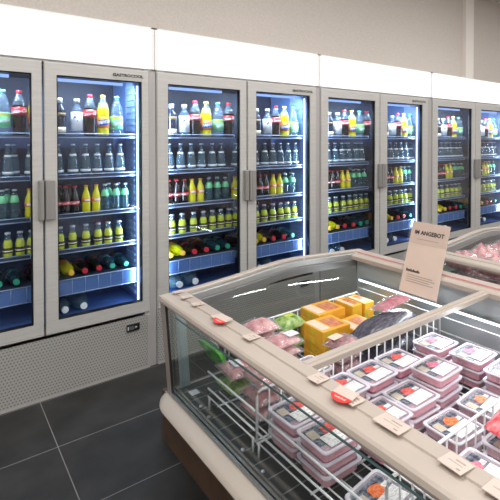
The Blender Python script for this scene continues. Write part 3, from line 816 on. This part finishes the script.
# ------------------------------------------------------------------ pillow packs
def pillow(hx, hy, h, seed, p=2.6, nx=26, ny=20, wr=.12, bottom=.35):
    r = random.Random(seed); ph = [(r.uniform(0,6.3), r.uniform(3,9), r.uniform(-9,9)) for _ in range(6)]
    mb = MB(); N = (nx+1)*(ny+1); vs = []; fs = []
    for sgn in (1, -1):
        for j in range(ny+1):
            for i in range(nx+1):
                u = 2*i/nx-1; v = 2*j/ny-1
                e = max(0, (1-abs(u)**p)*(1-abs(v)**p))**.6
                w = sum(math.sin(a+b*u+c*v) for a, b, c in ph)/6
                z = h*e*(1+wr*w*2) if sgn > 0 else -h*bottom*e*(1+wr*w)
                edge = 1-.03*abs(math.sin(7*u*v+ph[0][0]))
                vs.append((u*hx*edge, v*hy*edge, z+(.0006*sgn)))
    for s_ in range(2):
        for j in range(ny):
            for i in range(nx):
                a = s_*N+j*(nx+1)+i
                fs.append((a,a+1,a+nx+2,a+nx+1) if s_ == 0 else (a,a+nx+1,a+nx+2,a+1))
    mb.add(vs, fs, 0, True); return mb
def pack(name, loc, rot, size, seed, m, label, cat, group=None, film=False, inner=None, extra=None):
    hx, hy, h = size
    if extra: extra = [(a_, b_, (c_[0], c_[1], h*1.02), d_) for a_, b_, c_, d_ in extra]
    o = link(name, pillow(hx, hy, h, seed).mesh(name, m)); o.location = loc; o.rotation_euler = rot; tag(o, label, cat, group)
    if inner: link('meat', pillow(hx*.84, hy*.82, h*.86, seed+50, wr=.25).mesh('meat', inner), o)
    if extra:
        for nm, sz, pos, mm in extra:
            e = link(nm, MB().box(-sz[0], sz[0], -sz[1], sz[1], -.0008, .0008).mesh(nm, mm), o); e.location = pos
    return o
bf = M['bagfilm']
# along the front glass, far basket
LABEL_P = [('label',(.032,.022),(.0,.01,.0335),M['paper'])]
pack('salad_bag', (1.01,1.858,.50), (1.0,.0,1.62), (.082,.075,.03), 3, M['greenbag'], 'bright green bag standing in the far corner behind the front glass', 'bag', None, extra=[('label',(.026,.016),(-.01,.045,.029),M['paper'])])
pack('herb_bag', (1.04,1.69,.425), (.1,.0,1.55), (.078,.075,.034), 4, M['greenbag2'], 'dull green leafy bag under a pink meat bag behind the front glass', 'bag')
for x, y, z, rx, rz, lab in [
    (1.04,1.69,.488,.1,1.5,'clear bag of pink meat resting on the green leafy bag'),
    (1.04,1.505,.408,.06,1.57,'bottom bag of pink meat beside the white wire post'),
    (1.045,1.505,.463,.08,1.56,'middle bag of pink meat beside the white wire post'),
    (1.045,1.505,.537,.1,1.58,'topmost bag of pink meat beside the white wire post')]:
    pack('meat_bag', (x,y,z), (rx,0,rz), (.085,.075,.031), int(z*1000), bf, lab, 'meat bag', 'pink meat bags behind the front glass', inner=M['meatpink'], extra=LABEL_P)
stack(1.275, 1.485, 3, 'in the far basket by the crossbar end', .04, 'picred', 1)
def pile(x, y, n, hx, hy, h, rz, seed, m, names, cat='meat bag', extra=None):
    for k in range(n):
        pack('meat_bag', (x,y,BZ+.012+h*.4+k*h*1.47), (0,0,rz+R.uniform(-.05,.05)), (hx,hy,h), seed+k, bf, names[k], cat, 'loose packs in the far basket', inner=m, extra=extra if k == n-1 else None)
pile(1.27, 1.665, 4, .088, .066, .034, .08, 310, M['meatpink'], ['bottom pale meat pack of the pile beside the rail','third pale meat pack of the pile beside the rail','middle pale meat pack of the pile beside the rail','topmost pale meat pack by the rail, white label on it'], extra=[('label',(.03,.026),(.035,-.02,.036),M['paper'])])
pile(1.27, 1.845, 4, .088, .08, .036, -.08, 320, M['meatpink'], ['bottom cutlet pack of the pile at the far glass end','third cutlet pack of the pile at the far glass end','middle cutlet pack of the pile at the far glass end','topmost pink cutlet pack nearest the far glass end'])
pile(1.475, 1.472, 4, .082, .062, .034, .06, 330, M['meatdark'], ['bottom steak pack under the cross bar','third steak pack under the cross bar','middle steak pack under the cross bar','topmost red steak pack with white label by the cross bar'], extra=[('label',(.034,.022),(-.03,.02,.036),M['boxlabel'])])
pack('salad_bag', (1.455,1.862,.53), (0,.0,.1), (.088,.066,.045), 41, M['greenbag2'], 'leafy green bag lying left of the rear yellow cartons', 'bag', extra=[('label',(.03,.018),(.01,.0,.046),M['limelabel'])])
pack('salad_bag', (1.455,1.862,.43), (0,.0,.1), (.088,.066,.06), 42, M['greenbag2'], 'leafy green bag lowest beside the rear yellow cartons', 'bag')

# ------------------------------------------------------------------ yellow cartons
def carton(x, y, z, hx, hy, h, rz, label, tilt=(0,0)):
    b = MB(); b.bbox(-hx, hx, -hy, hy, 0, h, .003)
    o = b.build('carton', M['box']); o.location = (x,y,z); o.rotation_euler = (tilt[0],tilt[1],rz); tag(o, label, 'food carton', 'yellow food cartons in the far basket')
    MB().loft([rrect(hx*.46,hy*.66,.008,h+.0002,hx*.3,-hy*.05), rrect(hx*.46,hy*.66,.008,h+.0012,hx*.3,-hy*.05)]).build('picture', M['boxwin'], o)
    MB().box(-hx*.9, -hx*.3, -hy*.75, hy*.9, h+.0002, h+.0016).build('label', M['boxlabel'], o)
    MB().loft([rrect(hx*.2,h*.32,.004,0), rrect(hx*.2,h*.32,.004,.0012)], M=Matrix.Translation((-hx*.55,-hy-.0002,h*.5)) @ Matrix.Rotation(PI/2,4,'X')).build('patch', M['boxgreen'], o)
    MB().loft([rrect(hy*.3,h*.3,.004,0), rrect(hy*.3,h*.3,.004,.0012)], M=Matrix.Translation((-hx-.0002,0,h*.5)) @ Matrix.Rotation(-PI/2,4,'Y') @ Matrix.Rotation(PI/2,4,'Z')).build('patch', M['boxgreen'], o)
    return o
H = .045
for k, w in enumerate(('bottom carton of the nearest yellow stack','third carton down in the nearest yellow stack','second carton in the nearest yellow stack','topmost yellow carton of the nearest stack with beige label')):
    carton(1.572+R.uniform(-.003,.003), 1.683, BZ+.0005+k*H, .092, .078, H-.0006, -.05+R.uniform(-.02,.02), w)
for k, w in enumerate(('bottom carton of the rear left yellow stack','third carton down in the rear left yellow stack','second carton in the rear left yellow stack','topmost yellow carton in the rear left stack by far glass')):
    carton(1.70+R.uniform(-.003,.003), 1.858, BZ+.0005+k*H, .098, .078, H-.0006, R.uniform(-.02,.02), w)
for k, w in enumerate(('bottom carton of the yellow stack beside the dark pack','second carton in the yellow stack beside the dark pack','topmost yellow carton beside the dark pack, label facing up')):
    carton(1.775+R.uniform(-.003,.003), 1.675, BZ+.0005+k*H, .088, .078, H-.0006, .05+R.uniform(-.02,.02), w)
carton(1.905, 1.86, BZ+.0005, .04, .075, .165, .0, 'upright yellow carton standing beside the rear stack')
carton(1.995, 1.85, BZ+.0005, .04, .075, .165, .02, 'rightmost upright yellow carton nearest the back wall')

# dark vacuum packs and ham
pack('vacuum_pack', (1.83,1.497,.425), (0,0,.06), (.24,.075,.05), 60, M['darkpack'], 'lower dark grey vacuum pack, mostly hidden under its twin', 'vacuum pack')
pack('vacuum_pack', (1.83,1.508,.53), (0,0,.08), (.245,.072,.078), 61, M['darkpack'], 'long dark grey vacuum pack lying behind the cross bar', 'vacuum pack')
pack('ham_pack', (1.90,1.53,.638), (-.06,-.03,.1), (.15,.052,.024), 62, bf, 'clear pack with magenta ham slices on the dark vacuum pack', 'ham pack', inner=M['ham'])

# near basket: patterned bag and pale wraps
pack('snack_bag', (1.43,.655,.60), (.25,.0,.12), (.105,.07,.035), 71, M['crisp'], 'red and white patterned bag in the near basket', 'bag', extra=[('green_patch',(.022,.014),(-.06,.01,.034),M['crispgreen']),('white_patch',(.03,.02),(.04,.02,.037),M['paper'])])
stack(1.43, .655, 4, 'in the near basket under the red patterned bag', .0, 'picpink', 1)
pack('meat_bag', (1.17,.47,.56), (0,.0,.2), (.09,.075,.03), 72, bf, 'clear wrapped pack with pale meat at the bottom right corner', 'meat bag', 'packs in the near basket', inner=M['meatpink'])
stack(1.17, .47, 3, 'in the near basket under a wrapped pale pack', .0, 'picpink', 1)
pack('meat_bag', (1.37,.47,.48), (0,.0,.4), (.08,.06,.03), 73, bf, 'glossy clear bag of pinkish meat nearest the camera', 'meat bag', 'packs in the near basket', inner=M['meatdark'])
# second freezer packs
idx = 0
for row, yy in enumerate((1.632, 1.42, 1.205, .99)):
    for col, xx in enumerate((2.78, 3.035, 3.29, 3.545)):
        for lay in range(2):
            idx += 1
            pack('meat_bag', (xx, yy+R.uniform(-.006,.006), (.53,.674)[lay]+R.uniform(-.004,.004)), (R.uniform(-.04,.04),R.uniform(-.04,.04),R.uniform(-.05,.05)), (.12,.1,.088), 100+idx, bf,
             f'{"upper" if lay else "lower"} pink meat bag, rear freezer, {["far end","second","third","fourth"][row]} row, {ORD[col]} from front rail', 'meat bag', 'pink meat bags in the rear freezer', inner=M['meatpink'])

# ------------------------------------------------------------------ sign, tags
sg = empty('offer_sign', (2.062, 1.491, .652), 'beige card sign reading IM ANGEBOT standing tilted on the freezer light rail', 'sign')
sg.rotation_euler = Matrix(((0,0,-1),(0,1,0),(1,0,0))).to_euler() if False else (0,0,0)
# local frame: width along -y, up along z, facing -x, leaning 13 degrees towards -y
Ms = Matrix.Rotation(math.radians(19), 4, 'Y')
def sbox(name, w0, w1, z0, z1, d0, d1, m, parent=sg):
    return MB().box(d0, d1, -w1, -w0, z0, z1, M=Ms).build(name, m, parent)
SW, SH = .121, .40
sbox('card', -SW, SW, .0, SH, -.001, .001, M['card'])
sbox('header_band', -SW, SW, SH*.69, SH, -.0018, -.001, M['card2'])
sbox('holder', -SW-.016, SW+.003, -.01, SH+.003, .0015, .004, M['acrylic'])
MB().box(.0, .066, -.05, .05, -.022, -.014).build('holder_foot', M['acrylic'], sg)
def sign_text(body, size, w, z, m, bold=0., name='lettering'):
    vs, fs = text_polys(body, size, 0, bold); mb = MB()
    mb.add([(-.0026, -(v.x+w), v.y+z) for v in vs], fs, 0, False, Ms); return mb.build(name, m, sg)
sign_text('IM ANGEBOT', .032, .0, SH*.85, M['ink'], .0010)
wb = MB()
for q in range(10):
    wb.box(-.0026, -.0016, .1-q*.009-.0065, .1-q*.009, SH*.29, SH*.29+(.016,.011,.012,.016,.011)[q % 5], M=Ms)
wb.build('text_line', M['ink'], sg)
tl = MB()
for zz, a, b in ((.245,-.09,.075),(.215,-.09,.09),(.185,-.09,.06),(.155,-.09,.085)):
    tl.box(-.0024, -.0014, -b, -a, SH*zz, SH*zz+.0035, M=Ms)
tl.build('text_line', M['inkgrey'], sg)
MB().box(-.0024, -.0018, -.07, .07, SH*.755, SH*.755+.003, M=Ms).build('header_line', M['inkgrey'], sg)

tagspec = [(2.045,.034),(1.955,.034),(1.84,.038),(1.645,.06),(1.405,.05),(1.03,.05),(.882,.048),(.745,.085),(.562,.062),(.455,.062)]
for i, (y, w) in enumerate(tagspec):
    b = MB(); b.box(-.027, .027, -w/2*1.0, w/2*1.0, 0, .0016, M=Matrix.Rotation(.05,4,'Y'))
    o = b.build('price_tag', M['tagpaper']); o.location = (F1X+.083, y, .7645); o.rotation_euler = (0,0,R.uniform(-.06,.06))
    tag(o, f'beige price card on the freezer front rail, {ORD[i]} from the far corner', 'price tag', 'price tags on the freezer rail')
    p = MB()
    p.box(.008, .013, -w*.3, w*.1, .0017, .002, M=Matrix.Rotation(.05,4,'Y')); p.box(-.018, -.013, -w*.35, -w*.2, .0017, .002, M=Matrix.Rotation(.05,4,'Y')); p.box(-.002, .0, -w*.3, w*.3, .0017, .002, M=Matrix.Rotation(.05,4,'Y'))
    p.build('print', M['inkgrey'], o)
for i, (y, lab) in enumerate(((1.60,'red half-disc flag on the rail at the far end'),(.905,'red half-disc flag on the rail by the cross bar'))):
    n = 20; pts = [(-.034*math.sin(PI*k/n), .05*math.cos(PI*k/n)) for k in range(n+1)]
    b = MB(); b.prism(pts, 'z', 0, .0018)
    o = b.build('offer_flag', M['talker']); o.location = (F1X+.062, y, .772); o.rotation_euler = (0, -.12, .12); o.scale = (.8,.7,1); tag(o, lab, 'offer flag', 'red flags on the rail')
    b = MB(); b.box(.0, .045, -.05, .05, -.0002, .0016); b.build('flag_card', M['tagpaper'], o)
    p = MB()
    for q in range(7):
        p.box(-.018, -.009-.003*(q % 2), -.028+q*.008, -.0225+q*.008, .0019, .0023)
    p.build('print', M['tagpaper'], o)

# ------------------------------------------------------------------ light
world = bpy.data.worlds.new('store_light'); scene.world = world; world.use_nodes = True
bg = world.node_tree.nodes['Background']; bg.inputs[0].default_value = (1,.98,.95,1); bg.inputs[1].default_value = .25
for i, x in enumerate((-3, -.3, 2.4, 5.1, 7.8)):
    for j, y in enumerate((-3.2, -1.0, 1.2)):
        ld = bpy.data.lights.new('ceiling_lamp', 'AREA'); ld.shape = 'RECTANGLE'; ld.size = 1.2; ld.size_y = .5; ld.energy = 40; ld.color = (1,.985,.965)
        lo = link('ceiling_lamp', ld); lo.location = (x, y, 3.66)

# ------------------------------------------------------------------ camera
F, CX, CY, pitch = 450.5, 290., 148., math.atan(7.5/450.5)
yaw = math.atan2(.62, .785)
r = Vector((math.cos(yaw), -math.sin(yaw), 0)); f0 = Vector((math.sin(yaw), math.cos(yaw), 0)); up = Vector((0,0,1))
f = f0*math.cos(pitch) - up*math.sin(pitch); u = up*math.cos(pitch) + f0*math.sin(pitch)
cd = bpy.data.cameras.new('camera'); cam = link('camera', cd)
cd.sensor_width = 36; cd.lens = 36*F/500; cd.shift_x = (250-CX)/500; cd.shift_y = (CY-250)/500; cd.clip_start = .02
cam.matrix_world = Matrix(((r.x,u.x,-f.x,0),(r.y,u.y,-f.y,0),(r.z,u.z,-f.z,1.5),(0,0,0,1)))
scene.camera = cam
scene.cycles.transparent_max_bounces = 32
scene.cycles.max_bounces = 10
vs_ = scene.view_settings; vs_.view_transform = 'Standard'; vs_.look = 'None'; vs_.gamma = 1; vs_.use_curve_mapping = False
vs_.exposure = 0.0
